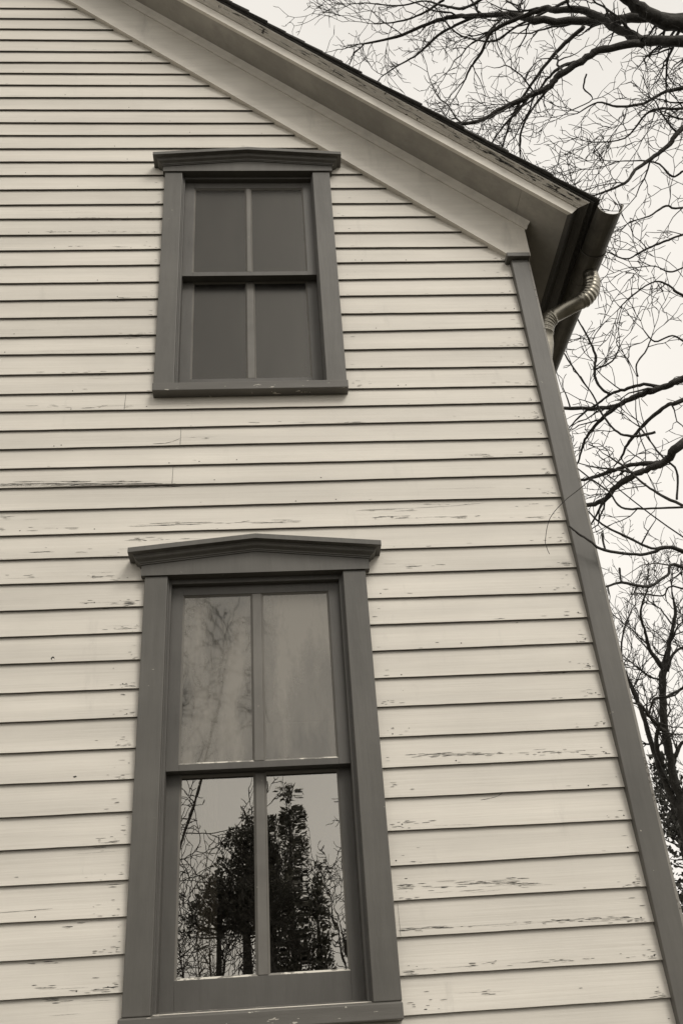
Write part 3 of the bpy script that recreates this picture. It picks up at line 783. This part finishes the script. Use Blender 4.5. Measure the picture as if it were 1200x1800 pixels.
for path, d0, d1 in shoots:
    pts = [at(x, y, y=d0 + (d1 - d0) * k / (len(path) - 1)) for k, (x, y, wd) in enumerate(path)]
    rads = [wpx(wd, 4.2) for _, _, wd in path]
    a = Vector((SX, SY, 1.55 + rng.uniform(0, .5)))
    pts = [a, a.lerp(pts[0], .55) + Vector((0, 0, -.06))] + pts; rads = [rads[0] * 1.3, rads[0] * 1.1] + rads
    limb(yl, yt, pts, rads, r, level=0, every=(.22 if d0 > 0 else 9), lens=(.05, .3), start=.45, rmin=.0012, tip=False)
for path, d in (([(1063, 967, 4), (1059, 952, 4), (1058, 940, 5), (1057, 937, 3)], -.065), ([(1091, 1024, 4), (1089, 1010, 4), (1088, 1001, 5), (1088, 998, 3)], .43),
                ([(1050, 830, 1.6), (1022, 856, 1.5), (991, 881, 1.4), (966, 911, 1.3), (958, 947, 1.2), (960, 962, 1.1), (965, 974, 1.0)], -.13)):
    q = smooth_pts([(*at(x, y, y=d), wpx(wd, 4.0)) for x, y, wd in path], 5)
    yt.tube([Vector(a[:3]) for a in q], [a[3] for a in q], 5, True)
q = [at(1050, 830, y=-.13), Vector((1.75, .2, 2.2)), Vector((2.4, .6, 2.0)), Vector((SX, SY, 1.6))]
q = smooth_pts([(*p, .0022 + .0012 * k) for k, p in enumerate(q)], 5); yt.tube([Vector(a[:3]) for a in q], [a[3] for a in q], 5, True)
ro = random.Random(78)
for zt in (.6, 1.1, 1.5, 1.9, 2.2, 2.5, 2.8, 3.0):
    twig(yt, Vector((SX, SY, zt)), Vector((ro.uniform(.3, 1), ro.uniform(-.8, .6), .7)), ro.uniform(.6, 1.2), .010, 1, ro, rmin=.0022)
young = thing('sapling', 'slender leafless sapling whose shoots cross the grey corner board', 'tree', (SX, SY, 0))
yl.build('trunk', MAT['twig'], young, smooth=True, recalc=False)
yt.build('crown', MAT['twig'], young, recalc=False)

def bare_tree(label, base, height, spread, r, rad=.12, lean=Vector((0, 0, 0)), forks=4, level=3, name='bare_tree', rmin=.004, group=None, every=.5, crot=None):
    bl, bt = MB(), MB(); b = Vector(base)
    for f in range(forks):
        an = 2 * math.pi * f / forks + r.uniform(-.4, .4)
        out = Vector((math.cos(an), math.sin(an), 0)) * spread * r.uniform(.5, 1.0)
        k0 = height * r.uniform(.18, .32)
        pts = [b + Vector((0, 0, -.1)), b + lean * .2 + Vector((0, 0, k0 * .6)) + out * .03, b + lean * .35 + Vector((0, 0, k0)) + out * .12,
               b + lean * .6 + Vector((0, 0, height * .55)) + out * .5, b + lean * .85 + Vector((0, 0, height * .8)) + out * .8, b + lean + Vector((0, 0, height * r.uniform(.9, 1.05))) + out]
        rr = [rad * 1.1, rad * .9, rad * .7, rad * .4, rad * .22, rad * .08]
        limb(bl, bt, pts, rr, r, level=level, every=every, lens=(height * .10, height * .26), start=.22, rmin=rmin, kids=.55)
    t = thing(name, label, 'tree' if name != 'shrub' else 'shrub', (base[0], base[1], 0), group)
    bl.build('trunk', MAT['bark'], t, smooth=True, recalc=False); bt.build('crown', MAT['twig'], t, recalc=False)
    return t

# slim bare tree low on the right behind the corner board, traced stems at their own distance
r = random.Random(11)
ml, mt = MB(), MB()
D = 13.0
stems = [
  ([(1235, 1660, 24), (1215, 1530, 20), (1198, 1434, 17), (1180, 1349, 15), (1168, 1287, 14), (1164, 1236, 13), (1166, 1178, 12), (1175, 1130, 8), (1185, 1080, 5), (1180, 1040, 3)], D, D),
  ([(1200, 1440, 12), (1172, 1384, 11), (1149, 1322, 9), (1129, 1256, 8), (1106, 1201, 6), (1092, 1160, 4), (1095, 1110, 3), (1110, 1070, 2)], D, D + .4),
  ([(1166, 1178, 9), (1141, 1139, 7), (1133, 1112, 5), (1125, 1075, 4), (1140, 1030, 2)], D, D - .3),
  ([(1168, 1287, 8), (1155, 1275, 7), (1140, 1258, 6), (1125, 1240, 4), (1108, 1235, 3)], D, D - .6),
  ([(1180, 1349, 9), (1190, 1320, 7), (1205, 1300, 6), (1230, 1280, 5)], D, D),
  ([(1166, 1228, 5), (1190, 1215, 5), (1215, 1200, 4)], D, D),
  ([(1172, 1180, 6), (1182, 1150, 5), (1205, 1135, 4)], D, D),
  ([(1140, 1258, 4), (1150, 1228, 4), (1185, 1222, 3), (1200, 1205, 2)], D, D - .4),
  ([(1163, 1345, 8), (1152, 1305, 8), (1158, 1270, 6)], D, D - .2),
]
for path, d0, d1 in stems:
    traced(ml, mt, (path, d0, d1), r, None, level=2, every=.24, lens=(.35, 1.1), start=.2, bias=Vector((0, 0, .9)), rmin=.004)
b = at(1235, 1660, depth=D)
ml.tube([(b.x + .6, b.y + .1, -EYE - .1), (b.x + .25, b.y, (b.z - EYE) * .5), tuple(b)], [.17, .13, wpx(24, D)], 10)
t = thing('bare_tree', 'slim leafless tree with upright forked stems low behind the corner board', 'tree', (b.x + .6, b.y + .1, 0))
ml.build('trunk', MAT['bark'], t, smooth=True, recalc=False); mt.build('crown', MAT['twig'], t, recalc=False)

# leafy evergreens
def leaves(mb, c, rad, n, size, r, flat=1.0, long=1.0):
    for _ in range(n):
        while True:
            q = Vector((r.uniform(-1, 1), r.uniform(-1, 1), r.uniform(-1, 1)))
            if q.length < 1: break
        p = c + Vector((q.x * rad, q.y * rad, q.z * rad * flat)); s = size * r.uniform(.6, 1.3)
        d = rand_dir(Vector((q.x, q.y, q.z + .5)) + Vector((0, 0, .01)), 0, 70, r); a = d.orthogonal().normalized(); a.rotate(Matrix.Rotation(r.uniform(0, 6.28), 3, d))
        mb.add([p - a * s * .3, p + d * s * long * .5 - a * s * .36, p + d * s * long, p + d * s * long * .5 + a * s * .36], [(0, 1, 2, 3)])

def evergreen(name, label, base, height, halfw, r, crown0=.1, columns=1, cl=.28, leafn=26, size=.10, mat='cedar', openness=0.0, tops=None, long=1.4, rnd=False):
    tb, cb = MB(), MB(); b = Vector(base)
    tops = tops or [(0, 0, 1.0)]
    for (ox, oy, hf) in tops:
        H = height * hf; ax = b + Vector((ox, oy, 0))
        tb.tube([b + Vector((0, 0, -.1)), b + Vector((ox * .5, oy * .5, H * .3)), ax + Vector((0, 0, H * .65)), ax + Vector((0, 0, H * .97))], [.13, .10, .06, .012], 8)
        z = height * crown0
        while z < H:
            f = (z - height * crown0) / (H - height * crown0); wv = (halfw * (max(0.0, 1 - (1.55 * f - .5) ** 2) ** .5 * (.45 + .55 * (1 - f)) if rnd else halfw * (1 - f) ** .75) * (1 if len(tops) == 1 else .75)) + .06
            m = max(2, int(wv / cl * 5.5))
            for k in range(m):
                if r.random() < openness: continue
                an = r.uniform(0, 6.28); rr = wv * r.uniform(.35, 1.0) ** .6 * r.choice((1, 1, 1, 1.18))
                c = ax + Vector((math.cos(an) * rr, math.sin(an) * rr, z + r.uniform(-.12, .2)))
                root = ax + Vector((0, 0, z - rr * .35))
                tb.tube([root, root.lerp(c, .6) + Vector((0, 0, -.02)), c], [.018, .012, .005], 4, False)
                leaves(cb, c, cl * r.uniform(.45, .9), leafn, size, r, .75, long)
            z += cl * .62
        for dz, rr in ((.02, .05), (-.12, .08), (-.26, .11), (-.4, .15), (-.55, .19)):
            leaves(cb, ax + Vector((r.gauss(0, .02), r.gauss(0, .02), H + dz)), rr, leafn, size, r, 1.4, long)
    t = thing(name, label, 'tree', (base[0], base[1], 0))
    tb.build('trunk', MAT['bark'], t, recalc=False); cb.build('crown', MAT[mat], t, recalc=False)
    return t
e = at(1215, 1560, depth=15.5)
evergreen('evergreen_tree', 'dark small leaved evergreen tree behind the slim bare stems at lower right', (e.x, e.y, -EYE), at(1180, 1290, depth=15.5).z + EYE, .95, random.Random(2), .05, cl=.3, leafn=34, size=.085, mat='leaf', openness=.22, long=1.1)

# the yard behind the camera, seen mirrored in the lower window
def mir(xw, zw, Y): k = (3.4235 + Y) / 3.4235; return Vector((xw * k, -Y, zw * k))
a = mir(.035, 1.02, 13.0)
evergreen('cedar_tree', 'dense dark pointed cedar with two lesser tops, mirrored in the right hand pane', (a.x + .12, -13.0, -EYE), a.z + EYE, .62, random.Random(4), .02, cl=.20, leafn=46, size=.042, long=2.2, openness=.12, tops=[(-.12, 0, 1.0), (.26, .1, .79), (-.42, .1, .72)])
a = mir(-.12, .955, 11.0)
evergreen('cedar_tree', 'open branched cedar with tufted boughs, mirrored left of the glazing bar', (a.x, -11.0, -EYE), a.z + EYE, .62, random.Random(9), .745, cl=.15, leafn=42, size=.036, long=1.8, openness=.35, rnd=True, tops=[(0, 0, 1.0), (.32, 0, .98), (-.38, 0, .86)])
a = mir(-.60, 1.0, 8.0)
bare_tree('leafless tree spreading its twigs across the left panes in the reflection', (a.x - .35, -8.0, -EYE), 6.8, 1.7, random.Random(14), .055, Vector((.35, 0, 0)), 5, 2, rmin=.005, every=.30)
a = mir(.25, 1.0, 15.0)
bare_tree('leafless tree mirrored at the right edge of the lower right pane', (a.x + .35, -15.0, -EYE), 5.6, .9, random.Random(15), .09, Vector((-.1, 0, 0)), 5, 2, rmin=.006, every=.3)
r = random.Random(31)
for k, (xw, Y, h, lab) in enumerate(((-.30, 8.5, 3.6, 'leafless shrub of thin stems at the far left of the reflected yard'),
                                     (-.19, 9.3, 4.0, 'leafless shrub of thin stems below the open branched cedar in the reflection'),
                                     (-.08, 8.8, 3.5, 'leafless shrub of thin stems between the two reflected cedars'))):
    a = mir(xw, .5, Y)
    bare_tree(lab, (a.x, -Y, -EYE), h, .75, r, .035, forks=8, level=2, name='shrub', rmin=.0045, group='bare shrubs reflected in the window', every=.3)
